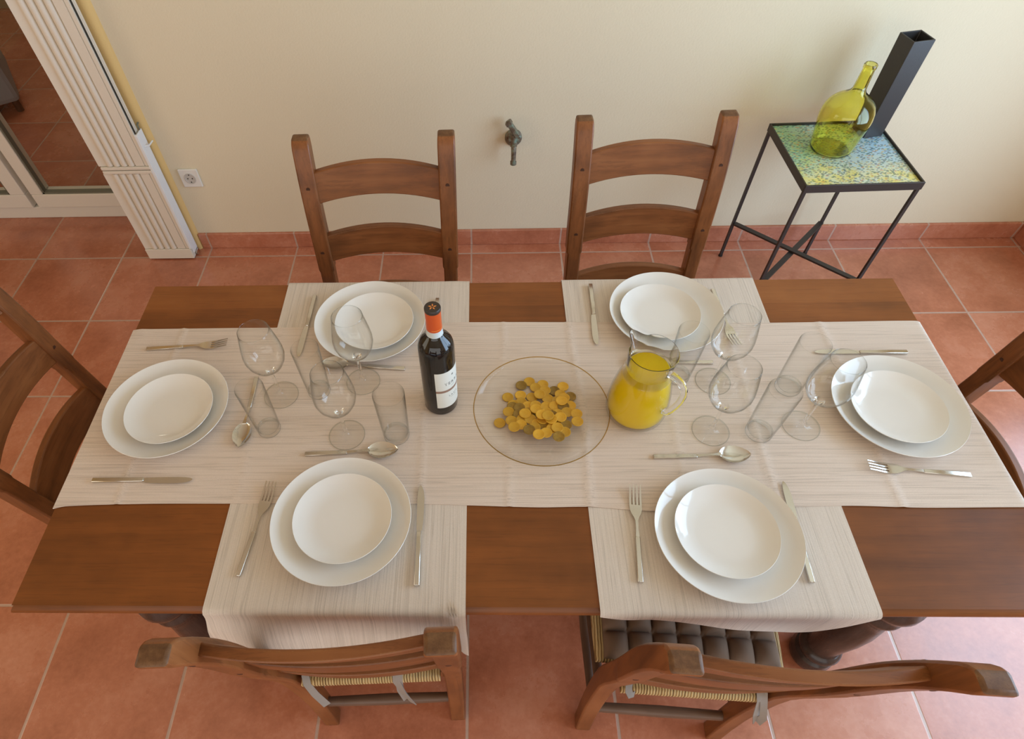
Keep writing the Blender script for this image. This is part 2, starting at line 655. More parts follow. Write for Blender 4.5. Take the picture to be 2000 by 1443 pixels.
# the right wall with its big window
wr = MB()
wr.box((2.485, -4.6, 0), (2.69, 0.38, 0.42)).box((2.485, -4.6, 2.32), (2.69, 0.38, 2.7)).box((2.485, -0.5, 0.42), (2.69, 0.38, 2.32)).box((2.485, -4.6, 0.42), (2.69, -3.0, 2.32))
structure(wr.obj('wall_right', WALL_M, smooth=0), 'cream wall on the right with a wide window', 'wall')
wf = MB()
for y in (-3.0, -1.78, -0.55):
    wf.box((2.55, y, 0.42), (2.61, y + 0.05, 2.32))
for z in (0.42, 2.27):
    wf.box((2.55, -3.0, z), (2.61, -0.5, z + 0.05))
structure(wf.obj('window_1', PVCW, smooth=0), 'white two-light window frame in the right wall', 'window')
wl = MB().box((-3.35, -4.6, 0), (-3.2, -3.0, 2.7)).box((-3.35, -1.4, 0), (-3.2, 0.3, 2.7)).box((-3.35, -3.0, 0), (-3.2, -1.4, 0.7)).box((-3.35, -3.0, 2.3), (-3.2, -1.4, 2.7))
structure(wl.obj('wall_left', YEL_M, smooth=0), 'yellow plastered wall on the left with a window', 'wall')
wq = MB().box((-4.4, -4.75, 2.45), (3.2, -4.6, 2.7)).box((-4.4, -4.75, 0), (-2.6, -4.6, 2.45)).box((2.2, -4.75, 0), (3.2, -4.6, 2.45))
structure(wq.obj('wall_front', WALL_M, smooth=0), 'wall behind the camera with a wide terrace opening', 'wall')
# inner room behind the glazed door
inn = MB().box((-4.4, 2.9, 0), (3.2, 3.0, 2.7)).box((-4.4, 0.3, 0), (-4.3, 2.9, 2.7)).box((-1.0, 0.38, 0), (-0.9, 2.9, 2.7))
structure(inn.obj('wall_inner', INNER_M, smooth=0), 'walls of the dim room behind the glazed door', 'wall')
structure(MB().box((-4.4, 0.3, 2.2), (-1.335, 0.42, 2.7)).obj('wall_lintel', YEL_M, smooth=0), 'wall strip above the glazed door', 'wall')
# skirting tiles
sk = MB().box((-1.27, 0.062, 0.0), (2.485, 0.0765, 0.079))
structure(sk.obj('baseboard_back', SKIRT_M, smooth=0, bevel=0.003), 'terracotta skirting tiles along the cream wall', 'baseboard')
sk = MB().box((2.471, -4.5, 0.0), (2.486, 0.062, 0.079))
structure(sk.obj('baseboard_right', SKIRT_M, smooth=0, bevel=0.003), 'terracotta skirting tiles along the right wall', 'baseboard')
# yellow rounded pier beside the shutter
pr = []
for z in (0, 2.7):
    ring = [(-1.36, 0.36, z), (-1.36, 0.052, z)]
    for k in range(9):
        a = R(-90 + 90 * k / 8)
        ring.append((-1.297 + 0.027 * math.cos(a), 0.079 + 0.027 * math.sin(a), z))
    ring.append((-1.27, 0.36, z))
    pr.append(ring)
structure(MB().loops(pr).obj('trim_1', YEL_M), 'yellow rounded plaster corner beside the white shutter', 'trim')

# glazed door behind the shutter
d1 = MB()
Y0, Y1 = 0.315, 0.375
d1.box((-4.3, Y0, 0), (-1.34, Y1, 0.062))
d1.box((-4.3, Y0, 2.16), (-1.34, Y1, 2.22))
for x0, x1 in ((-2.13, -1.36), (-3.0, -2.155)):
    d1.box((x0 + .002, Y0 - 0.012, 0.066), (x1 - .002, Y1, 0.138)).box((x0 + .002, Y0 - 0.012, 2.08), (x1 - .002, Y1, 2.155))
    d1.box((x0 + .002, Y0 - 0.012, 0.138), (x0 + 0.062, Y1, 2.08)).box((x1 - 0.075, Y0 - 0.012, 0.138), (x1 - .002, Y1, 2.08))
d1.box((-4.2, Y0, 0.062), (-3.01, Y1, 2.16))
door = structure(d1.obj('door_1', PVCW, smooth=0, bevel=0.004), 'white framed glazed door beside the folding shutter', 'door')
sl = MB()
for x0, x1 in ((-2.068, -1.435), (-2.938, -2.23)):
    for a, b in (((x0, 0.138), (x1, 0.146)), ((x0, 0.138), (x0 + 0.008, 2.08)), ((x1 - 0.008, 0.138), (x1, 2.08))):
        sl.box((a[0], Y0 - 0.006, a[1]), (b[0], Y0 + 0.02, b[1]))
sl.obj('door_seal', simple('grey_rubber_seal', lin(112, 112, 100), 0.6), door, smooth=0)
for x0, x1 in ((-2.066, -1.437), (-2.936, -2.232)):
    MB().box((x0, 0.34, 0.14), (x1, 0.346, 2.08)).obj('door_pane', WINDOWGLASS, door, smooth=0)

# folding shutter standing against the pier
sh = thing('folding_shutter', 'white fluted folding shutter standing open beside the yellow wall corner', 'shutter', (-1.395, 0.0, 0))


def fluted(x0, x1, y, z0, z1, n, gw):
    """a board whose face carries n vertical rounded flutes between two flat stiles"""
    m = MB()
    pts = [(x0, y), ]
    a, b = x0 + 0.030, x1 - 0.056
    step = (b - a) / n
    for k in range(n):
        s = a + k * step
        for q in range(9):
            t = q / 8
            pts.append((s + step * (0.06 + 0.88 * t), y - 0.0075 * math.sin(math.pi * t) ** 0.6 + 0.004))
        pts.append((s + step * 0.97, y + 0.009))
    pts += [(b + .004, y), (x1 - .017, y), (x1 - .016, y + .004), (x1 - .014, y + .004), (x1 - .013, y), (x1, y)]
    ring = pts + [(x1, y + gw), (x0, y + gw)]
    return m.loops([[(px, py, z0) for px, py in ring], [(px, py, z1) for px, py in ring]])


f = fluted(-0.105, 0.100, -0.012, 0.06, 0.438, 4, 0.016)
f.obj('shutter_panel', PVC, sh, smooth=50)
fluted(-0.105, 0.100, -0.012, 0.472, 2.15, 4, 0.016).obj('shutter_panel', PVC, sh, smooth=50)
MB().box((-0.107, -0.016, 0.006), (0.105, 0.010, 0.058)).obj('bottom_rail', PVC, sh, smooth=0, bevel=0.002)
MB().box((-0.100, -0.017, 0.440), (0.103, 0.004, 0.453)).box((-0.100, -0.017, 0.457), (0.103, 0.004, 0.470)).obj('middle_rail', PVC, sh, smooth=0, bevel=0.002)
MB().box((-0.104, 0.006, 0.005), (0.100, 0.018, 2.15)).box((-0.104, 0.02, 0.006), (0.100, 0.032, 2.15)).obj('folded_leaf', PVC, sh, smooth=0, bevel=0.002)
MB().box((0.1, -0.0145, 0.058), (0.112, -0.006, 0.60)).box((0.106, -0.006, 0.03), (0.112, 0.040, 0.60)).obj('edge_capping', PVCB, sh, smooth=0, bevel=0.0015)
MB().box((0.1005, -0.004, 0.60), (0.103, 0.004, 2.15)).obj('edge_seal', SEAL, sh, smooth=0)
MB().box((0.104, 0.012, 0.008), (0.118, 0.035, 0.028)).tube([(0.108, 0.02, 0.006), (0.108, 0.02, 0.05)], 0.004).obj('hinge_pin', STEEL, sh)
MB().tube([(0.112, 0.005, 0.545), (0.128, 0.010, 0.545), (0.130, 0.045, 0.545)], 0.003, 8).obj('wire_hook', PVCB, sh)
MB().tube([(0.108, 0.03, 0.60), (0.108, 0.03, 0.62), (0.116, 0.030, 0.628)], 0.0035, 8).obj('catch', BRONZE, sh)

# wall socket
so = thing('wall_socket', 'white square wall socket beside the yellow corner', 'socket', (-1.192, 0.076, 0.362))
M = MB()
ring = lambda r, y, n=40: [(r * math.cos(2 * math.pi * k / n), y, r * math.sin(2 * math.pi * k / n)) for k in range(n)]
M.box((-0.041, -0.009, -0.041), (0.041, 0.0, 0.041))
M.obj('cover_plate', PVCW, so, smooth=0, bevel=0.003)
M = MB().loops([ring(0.024, -0.0085), ring(0.024, -0.0115), ring(0.0205, -0.0115), ring(0.0195, -0.0095)], cap=False)
M.add(ring(0.0196, -0.0094), [tuple(range(40))])
M.obj('outlet_recess', simple('grey_socket_plastic', lin(196, 190, 182), 0.5), so)  # recess plastic slightly greyer than the cover plate
M = MB()
for x, z in ((-0.0095, 0), (0.0095, 0)):
    M.loops([[(x + p[0], p[1], z + p[2]) for p in ring(0.0028, -0.0096, 12)], [(x + p[0], p[1], z + p[2]) for p in ring(0.0028, -0.0102, 12)]])
M.box((-0.002, -0.0105, 0.014), (0.002, -0.0096, 0.019)).box((-0.002, -0.0105, -0.019), (0.002, -0.0096, -0.014))
M.obj('pin_hole', SEAL, so)

# garden-style tap
tp = thing('wall_tap', 'old bronze tap fixed to the cream wall between the two far chairs', 'tap', (0.175, 0.076, 0.515))
MB().loops([ring(0.034, 0.0, 32), ring(0.034, -0.006, 32), ring(0.026, -0.014, 32), ring(0.016, -0.016, 32)]).obj('wall_flange', BRONZE, tp)
MB().tube([(0, -0.012, 0.0), (0, -0.045, 0.0)], [0.012, 0.013], 16).tube([(0, -0.040, -0.014), (0, -0.040, 0.034)], [0.014, 0.0135], 16).tube([(-0.02, -0.040, 0.012), (0.024, -0.040, 0.012)], [0.009, 0.009], 12).obj('tap_body', BRONZE, tp)
MB().tube([(0, -0.044, -0.004), (0.0, -0.062, -0.010), (0.0, -0.070, -0.03), (0.0, -0.071, -0.06), (0, -0.0715, -0.061), (0, -0.0715, -0.073)], [0.010, 0.0105, 0.010, 0.0095, 0.0125, 0.0125], 16).obj('spout', BRONZE, tp)
hm = Matrix.Translation((0.004, -0.046, 0.046)) @ Euler((R(-10), R(-38), R(0))).to_matrix().to_4x4()
MB().box((-0.010, -0.010, -0.02), (0.010, 0.010, 0.052), hm).box((-0.0125, -0.0125, 0.034), (0.0125, 0.0125, 0.05), hm).obj('lever_handle', BRONZE, tp, smooth=0, bevel=0.003)

# grey seat in the inner room, seen through the door
gs = thing('upholstered_pouf', 'grey padded seat standing behind the door glass', 'seat', (-3.12, 1.46, 0), R(32.7))
MB().box((-0.31, -0.31, 0.06), (0.31, 0.31, 0.30)).obj('base', GREYF, gs, smooth=0, bevel=0.03)
MB().box((-0.33, -0.33, 0.305), (0.33, 0.33, 0.42)).obj('seat_pad', GREYF, gs, smooth=0, bevel=0.035)
for x, y in ((-0.27, -0.27), (-0.27, 0.27), (0.27, -0.27), (0.27, 0.27)):
    MB().tube([(x, y, 0), (x, y, 0.06)], 0.02).obj('leg', PEG, gs)

# ------------------------------------------------------------------ dining table
TX0, TX1, TY0, TY1, TH = -0.821, 1.0987, -1.885, -1.034, 0.75
tc = ((TX0 + TX1) / 2, (TY0 + TY1) / 2)
tb = thing('dining_table', 'long brown wooden dining table laid for six', 'table', (tc[0], tc[1], 0))
hx, hy = (TX1 - TX0) / 2, (TY1 - TY0) / 2
prof = [(0.0, 0.75), (0.002, 0.7492), (0.003, 0.7465), (0.0, 0.7435), (-0.0055, 0.739), (-0.008, 0.733), (-0.0065, 0.727), (-0.002, 0.722), (0.004, 0.719), (0.004, 0.714)]
lp = []
for ins, z in prof:
    a, b = hx - ins, hy - ins
    lp.append([(-a, -b, z), (a, -b, z), (a, b, z), (-a, b, z)])
MB().loops(lp[::-1]).obj('tabletop', TABLE, tb, smooth=50)
ap = MB()
ax, ay = hx - 0.11, hy - 0.085
ap.box((-ax, -ay, 0.61), (ax, -ay + 0.024, 0.714)).box((-ax, ay - 0.024, 0.61), (ax, ay, 0.714)).box((-ax, -ay + .024, 0.61), (-ax + 0.024, ay - .024, 0.714)).box((ax - 0.024, -ay + .024, 0.61), (ax, ay - .024, 0.714))
ap.obj('apron', TABLE, tb, smooth=0, bevel=0.002)
legp = [(0, 0), (0.050, 0), (0.056, 0.012), (0.058, 0.03), (0.054, 0.048), (0.046, 0.054), (0.046, 0.064), (0.053, 0.07), (0.056, 0.082), (0.052, 0.094), (0.043, 0.10), (0.040, 0.115), (0.043, 0.16),
        (0.048, 0.22), (0.049, 0.28), (0.044, 0.34), (0.040, 0.37), (0.046, 0.38), (0.052, 0.392), (0.052, 0.404), (0.044, 0.416), (0.044, 0.425), (0.056, 0.436), (0.061, 0.455), (0.060, 0.475), (0.050, 0.49),
        (0.048, 0.50), (0.055, 0.512), (0.055, 0.53), (0.0, 0.53)]
l0 = MB().lathe(legp, 36)
l0.box((-0.048, -0.048, 0.53), (0.048, 0.048, 0.709))
lx, ly = hx - 0.122, hy - 0.118
first = None
for sx, sy in ((-1, -1), (1, -1), (1, 1), (-1, 1)):
    if first is None:
        first = l0.obj('leg', TLEG, tb, smooth=40)
        first.location = (sx * lx, sy * ly, 0)
    else:
        c = first.copy()
        COL.objects.link(c)
        c.location = (sx * lx, sy * ly, 0)


# ------------------------------------------------------------------ cloths
def cloth(name, F, nu, nv, th, mat, label, cat):
    top = [[Vector(F(i / nu, j / nv)) for j in range(nv + 1)] for i in range(nu + 1)]
    vs, fs = [], []
    W = nv + 1
    for i in range(nu + 1):
        vs += top[i]
    nrm = []
    for i in range(nu + 1):
        for j in range(nv + 1):
            du = top[min(i + 1, nu)][j] - top[max(i - 1, 0)][j]
            dv = top[i][min(j + 1, nv)] - top[i][max(j - 1, 0)]
            n = du.cross(dv).normalized()
            nrm.append(n)
    k = len(vs)
    vs += [vs[q] - nrm[q] * th for q in range(k)]
    for i in range(nu):
        for j in range(nv):
            a, b, c, d = i * W + j, (i + 1) * W + j, (i + 1) * W + j + 1, i * W + j + 1
            fs.append((a, b, c, d))
            fs.append((k + d, k + c, k + b, k + a))
    for i in range(nu):
        a, b = i * W, (i + 1) * W
        fs.append((a, k + a, k + b, b))
        a, b = i * W + nv, (i + 1) * W + nv
        fs.append((b, k + b, k + a, a))
    for j in range(nv):
        a, b = j, j + 1
        fs.append((b, k + b, k + a, a))
        a, b = nu * W + j, nu * W + j + 1
        fs.append((a, k + a, k + b, b))
    o = MB().add(vs, fs).obj(name, mat, smooth=60)
    return tag(o, label, cat)


ZC = 0.7516
ZR = 0.7533
g = lambda x, c, w_: math.exp(-((x - c) / w_) ** 2)
creases = [(-0.70, .0016, .005), (-0.455, .0008, .008), (-0.085, .0012, .006), (0.098, .0012, .004), (0.262, .0018, .006), (0.455, .0010, .006), (0.63, .0016, .006), (0.865, .0016, .007)]
FRONT = [(-.824, -1.690), (-.80, -1.684), (-.66, -1.679), (-.46, -1.678), (-.2, -1.679), (-.07, -1.680), (.0, -1.682), (.155, -1.687), (.255, -1.686), (.388, -1.697), (.5, -1.692), (.75, -1.684), (.9, -1.688), (1.11, -1.687)]
BACK = [(-.824, -1.197), (-.80, -1.193), (-.36, -1.191), (-.1, -1.187), (-.03, -1.180), (.016, -1.179), (.345, -1.183), (.74, -1.190), (1.08, -1.188), (1.11, -1.191)]


def run_f(u, v):
    L = (TX1 + 0.002) - (-0.8235)
    s = u * (L + 0.024)
    x = -0.8235 + s
    yb, yf = spline(BACK, x), spline(FRONT, x)
    y = yf + (yb - yf) * v
    z = ZR + 0.0004 * math.sin(x * 23 + v * 3) * math.sin(v * 9 + x * 4)
    for c, h, w_ in creases:
        z += h * 1.3 * g(x + 0.004 * math.sin(v * 7 + c * 30), c, w_)
    z += 0.004 * g(x, 0.40, 0.05) * g(v, 0.0, 0.035) + 0.0015 * g(x, -0.81, 0.02) * g(v, 1, 0.1)
    d = x - (TX1 - 0.004)
    if d > 0:
        r = 0.012
        a = min(d / r, math.pi / 2)
        x = TX1 - 0.004 + r * math.sin(a)
        z -= r * (1 - math.cos(a)) + max(0, d - r * math.pi / 2)
    return (x, y, z)


cloth('table_runner', run_f, 260, 60, 0.0014, RUN_M, 'long beige ribbed table runner laid lengthwise along the table', 'table runner')


def cross(name, x0, x1, hang, label, swing, back=0.06):
    yb, yf = TY1 + 0.002, TY0 - 0.004
    Lt = yb - yf

    def F(u, v):
        x = x0 + (x1 - x0) * u
        Lh = spline(hang, x)
        s = -back + (back + Lt + Lh) * v
        z = ZC + 0.0003 * math.sin(x * 31) * math.sin(s * 17)
        r = 0.011
        if s < 0:
            a = min(-s / r, math.pi / 2)
            y = yb + r * math.sin(a)
            z -= r * (1 - math.cos(a)) + max(0, -s - r * math.pi / 2)
        elif s > Lt:
            d = s - Lt
            a = min(d / r, math.pi / 2)
            e = max(0, d - r * math.pi / 2)
            y = yf - r * math.sin(a)
            z -= r * (1 - math.cos(a)) + e
            dx, dy = swing(x, e)
            x += dx
            y += dy
        else:
            y = yb - s
        return (x, y, z)
    # u to the right, v towards the viewer: reverse u so that the face points up
    return cloth(name, lambda u, v: F(1 - u, v), 90, 150, 0.0013, CROSS_M, label, 'place runner')


cross('cross_runner', -0.4635, 0.0135, [(-.47, .19), (-.42, .19), (-.36, .14), (-.2, .125), (-.06, .135), (-.02, .2), (.0, .27), (.02, .29)],
      'pale cross runner on the left, its long end hanging over the near edge',
      lambda x, e: (-0.012 * smoothstep(0, .1, e) * (1 if x < -.4 else 0) * g(x, -.4635, .05), -0.007 * smoothstep(0, 0.1, e) * math.sin((x + .46) * 15 + e * 20) - 0.036 * smoothstep(0.01, 0.12, e) * smoothstep(-.47, -.36, x) * (1 - smoothstep(-.08, 0, x)) - 0.012 * smoothstep(0, .05, e) * g(x, -.46, .08)))
cross('cross_runner', 0.2535, 0.7455, [(.25, .014), (.30, .03), (.35, .028), (.43, .05), (.53, .085), (.62, .112), (.66, .105), (.70, .07), (.735, .03), (.75, .012)],
      'pale cross runner on the right, with a short slanting hem',
      lambda x, e: (0, 0.004 * math.sin((x - .25) * 21) * smoothstep(0, .1, e)))


# ------------------------------------------------------------------ chairs
YC = [(0, -0.024), (0.2, -0.009), (0.45, -0.010), (0.6, -0.033), (0.7, -0.050), (0.85, -0.071), (0.95, -0.092), (1.04, -0.118)]


def post_x(z):
    return 0.1725 + 0.011 * z / 1.02


CHAIR_G = 'ladder-back chairs around the dining table'


def make_chair(label):
    t = thing('dining_chair', label, 'chair', group=CHAIR_G)
    for sx in (-1, 1):
        lps = []
        zs = [0, 0.1, 0.2, 0.3, 0.4, 0.46, 0.52, 0.58, 0.63, 0.672, 0.678, 0.70, 0.74, 0.78, 0.82, 0.86, 0.90, 0.94, 0.98, 1.015, 1.028, 1.036, 1.04]
        for z in zs:
            y = spline(YC, z)
            hw = 0.0225 if z > 0.675 else 0.0195
            hd = 0.0195 if z > 0.675 else 0.0205
            if z < 0.3:
                hw, hd = 0.0195, 0.0205
            e = max(0, z - 1.015) / 0.025
            ins = 0.010 * (1 - math.sqrt(max(0, 1 - e * e))) if e > 0 else 0
            cx = sx * post_x(z)
            lps.append([(cx - hw + ins * .3, y - hd + ins * .6, z), (cx + hw - ins * .3, y - hd + ins * .6, z), (cx + hw - ins * .3, y + hd - ins * 1.6, z), (cx - hw + ins * .3, y + hd - ins * 1.6, z)])
        po = MB().loops(lps).obj('back_post', [WOOD[2], END], t, smooth=50, bevel=0.004)
        for f_ in po.data.polygons:
            if f_.center.z > 1.034:
                f_.material_index = 1
        for z in (0.922, 0.735):
            y = spline(YC, z)
            c = Vector((sx * post_x(z), y, z))
            e8 = [Vector((0.0055 * math.cos(q * math.pi / 4), 0, 0.0055 * math.sin(q * math.pi / 4))) for q in range(8)]
            MB().loops([[c + d + Vector((0, -0.0199, 0)) for d in e8], [c + d + Vector((0, 0.0199, 0)) for d in e8]]).obj('peg', PEG, t, smooth=0)
    for z0, z1 in ((0.876, 0.957), (0.700, 0.782), (0.506, 0.595)):
        n = 18
        lps = []
        for k in range(n + 1):
            u = -1 + 2 * k / n
            zc = (z0 + z1) / 2
            x = u * (post_x(zc) - 0.012)
            arch = 0.017 * (1 - u * u)
            bow = -0.017 * (1 - u * u)
            th = 0.0095
            ring = []
            for zz, s in ((z0 + arch * .9, -1), (z1 + arch, -1), (z1 + arch, 1), (z0 + arch * .9, 1)):
                ring.append((x, spline(YC, zz) + 0.004 + bow + s * th, zz))
            lps.append(ring)
        MB().loops(lps).obj('back_slat', WOOD[0], t, smooth=40, bevel=0.003)
    # seat: rush over a frame, a little wider at the front
    HW = lambda y: 0.195 + (y + 0.02) / 0.40 * 0.022
    n = 16
    lps = []
    for ins, z in [(0.03, .424), (0.004, .428), (-.002, .436), (-.002, .448), (.006, .457), (.03, .460), (.10, .454), (.15, .452)]:
        y0, y1 = -0.033 + ins, 0.385 - ins
        ya, hr = 0.0255 + ins * .6, 0.149 - ins * .6
        q = [(hr, min(y0, ya - .002)), (hr, ya), (HW(ya) - ins, ya + .001), (HW(y1) - ins, y1)]
        lps.append([(-x, y, z) for x, y in q[::-1]] + [(x, y, z) for x, y in q])
    MB().loops(lps).obj('rush_seat', RUSH_X, t, smooth=60)
    MB().box((-0.155, -0.013, 0.375), (0.155, 0.013, 0.421)).obj('seat_rail', WOOD[0], t, smooth=0, bevel=0.002)
    for sx in (-1, 1):
        MB().tube([(sx * 0.19, 0.352, 0), (sx * 0.19, 0.352, 0.30), (sx * 0.19, 0.352, 0.424)], [0.017, 0.021, 0.02], 20).obj('front_leg', WOOD[2], t)
        for z in (0.19, 0.31):
            MB().tube([(sx * 0.1725, spline(YC, z) + 0.016, z), (sx * 0.182, 0.17, z), (sx * 0.19, 0.34, z)], [0.011, 0.0135, 0.011], 16).obj('side_stretcher', ROD, t)
    MB().tube([(-0.158, spline(YC, .15), .15), (0, spline(YC, .15), .15), (0.158, spline(YC, .15), .15)], [0.012, 0.0145, 0.012], 16).obj('rear_stretcher', RODX, t)
    MB().tube([(-0.175, .352, .25), (0, .352, .25), (0.175, .352, .25)], [0.012, 0.0145, 0.012], 16).obj('front_stretcher', RODX, t)
    return t


NEAR_LEFT, NEAR_RIGHT = (-0.199, -1.915, 0), (0.487, -1.938, 0)
ch = make_chair('worn ladder-back chair nearest the viewer on the left, ties hanging from its cushion')
ch.location = NEAR_LEFT
ch.rotation_euler.z = R(2.6)
dup(ch, NEAR_RIGHT, R(-3.3), 'smooth ladder-back chair at the near right, its dark tufted cushion in view')
for loc, rz, lab in (((-0.223, -0.903, 0), 181.4, 'ladder-back chair across the table on the left, facing the wine bottle'),
                     ((0.4975, -0.835, 0), 181.7, 'ladder-back chair across the table beside the small mosaic side table'),
                     ((-0.998, -1.402, 0), -90, 'ladder-back chair at the left end of the table'),
                     ((1.232, -1.466, 0), 90, 'ladder-back chair at the right end of the table')):
    dup(ch, loc, R(rz), lab).scale.z = 0.98


# tufted seat cushions with ties
def cushion(loc, rz, label, hw, y0, y1, ties):
    t = thing('seat_cushion', label, 'cushion', loc, rz, 'tufted seat cushions')
    nx, ny = 7, 6
    n = 10
    NX, NY = nx * n, ny * n
    topv, botv = [], []

    def hgt(u, v):
        a = abs(math.sin(math.pi * u * nx)) ** 0.45 * abs(math.sin(math.pi * v * ny)) ** 0.45
        edge = min(u, 1 - u, v, 1 - v)
        return 0.012 + 0.022 * a + 0.006 * min(1, edge * 6)
    vs, fs = [], []
    for j in range(NY + 1):
        for i in range(NX + 1):
            u, v = i / NX, j / NY
            vs.append((-hw + 2 * hw * u, y0 + (y1 - y0) * v, 0.4615 + hgt(u, v)))
    k = len(vs)
    for j in range(NY + 1):
        for i in range(NX + 1):
            u, v = i / NX, j / NY
            vs.append((-hw + 2 * hw * u, y0 + (y1 - y0) * v, 0.462 + 0.004 * (1 - min(1, 8 * min(u, 1 - u, v, 1 - v)))))
    W = NX + 1
    for j in range(NY):
        for i in range(NX):
            a = j * W + i
            fs.append((a, a + 1, a + W + 1, a + W))
            fs.append((k + a + W, k + a + W + 1, k + a + 1, k + a))
    for i in range(NX):
        fs.append((i + 1, i, k + i, k + i + 1))
        a = NY * W + i
        fs.append((a, a + 1, k + a + 1, k + a))
    for j in range(NY):
        a, b = j * W, (j + 1) * W
        fs.append((a, b, k + b, k + a))
        a, b = j * W + NX, (j + 1) * W + NX
        fs.append((b, a, k + a, k + b))
    MB().add(vs, fs).obj('cushion_pad', CUSH_M, t, smooth=70)
    for pts in ties:
        m = MB()
        loops = []
        for q, (x, y, z, tw) in enumerate(pts):
            c = Vector((x, y, z))
            d = Vector((math.cos(tw), math.sin(tw), 0)) * 0.008
            p, nx_ = Vector(pts[max(q - 1, 0)][:3]), Vector(pts[min(q + 1, len(pts) - 1)][:3])
            nn = (nx_ - p).cross(d).normalized() * 0.0008
            loops.append([c - d - nn, c + d - nn, c + d + nn, c - d + nn])
        m.loops(loops).obj('tie', TIE_M, t, smooth=60)
    return t


cushion(NEAR_LEFT, R(2.6), 'grey tufted cushion tied to the worn near left chair', 0.172, 0.026, 0.36,
        [[(-0.135, .028, .474, 0.1), (-0.138, -0.02, .467, 0.1), (-0.136, -0.034, .452, 0.2), (-0.124, -0.048, .42, .4), (-0.104, -0.064, .385, .5)],
         [(0.062, .028, .474, 0), (0.062, -0.022, .466, 0), (0.061, -0.0345, .45, 0), (0.058, -0.040, .39, .2), (0.066, -0.048, .335, .6)],
         [(0.056, -0.022, .4635, 0), (0.056, -0.036, .449, 0), (0.064, -0.045, .385, -.4), (0.08, -0.055, .318, -.5)]])
cushion(NEAR_RIGHT, R(-3.3), 'brown-grey tufted cushion on the near right chair', 0.184, 0.026, 0.37,
        [[(-0.13, .028, .474, 0), (-0.135, -0.02, .468, 0.2), (-0.137, -0.034, .462, 0.5), (-0.132, -0.042, .455, .9), (-0.122, -0.036, .448, 1.2)],
         [(0.128, .028, .474, 0), (0.133, -0.02, .467, 0), (0.136, -0.035, .45, 0.2), (0.140, -0.052, .405, .3), (0.146, -0.06, .375, .8)],
         [(0.140, -0.02, .4645, 0), (0.143, -0.036, .448, 0.2), (0.152, -0.058, .408, -.5), (0.149, -0.062, .378, -.9)]])

# ------------------------------------------------------------------ plates
ZT = 0.7538
big = [(0, .0045), (.078, .0045), (.092, .0060), (.108, .0115), (.122, .0185), (.1325, .0255), (.1350, .0270), (.1356, .0262), (.1340, .0236), (.124, .0150), (.110, .0075), (.094, .0022), (.080, .0016), (.079, .0), (.074, .0), (.073, .0016), (0, .0016)]
small = [(0, .0045), (.052, .0045), (.064, .0058), (.077, .0105), (.087, .0162), (.0938, .0206), (.0950, .0214), (.0955, .0206), (.0942, .0186), (.088, .0132), (.078, .0072), (.065, .0022), (.054, .0016), (.053, .0), (.049, .0), (.048, .0016), (0, .0016)]
SETS = [('at the left end of the table', (-.652, -1.452), (-.643, -1.458)), ('at the far left place beside the wine bottle', (-.227, -1.192), (-.216, -1.197)),
        ('at the far right place behind the juice jug', (.492, -1.170), (.476, -1.177)), ('at the right end of the table', (.932, -1.456), (.927, -1.463)),
        ('at the near left place above the cross runner', (-.228, -1.723), (-.225, -1.722)), ('at the near right place, closest to the viewer', (.503, -1.751), (.500, -1.748))]
pb = ps = None
for where, cb, cs in SETS:
    lb, ls = 'large white dinner plate ' + where, 'small white plate on the large one ' + where.replace(' above the cross runner', '').replace(', closest to the viewer', '')
    if pb is None:
        pb = MB().lathe(big, 96).obj('dinner_plate', PORC, smooth=50, loc=(cb[0], cb[1], ZT))
        tag(pb, lb, 'plate', 'large white dinner plates')
        ps = MB().lathe(small, 80).obj('side_plate', PORC, smooth=50, loc=(cs[0], cs[1], ZT + .0082))
        tag(ps, ls, 'plate', 'small white side plates')
    else:
        dup(pb, (cb[0], cb[1], ZT), label=lb)
        dup(ps, (cs[0], cs[1], ZT + .0082), label=ls)


# ------------------------------------------------------------------ cutlery: x runs from the handle end (0) to the tip
def strip(stations, th, mi=0):
    """a bar of given half-widths: (x, halfwidth, z centre, thickness)"""
    lps = []
    for x, hw, z, tt in stations:
        lps.append([(x, -hw, z - tt), (x, hw, z - tt), (x, hw, z + tt), (x, -hw, z + tt)])
    return lps


HND = [(0, .0046, .0028, .0024), (.001, .0050, .0028, .0027), (.05, .0048, .0030, .0027), (.088, .0044, .0034, .0026), (.090, .0036, .0036, .0018)]


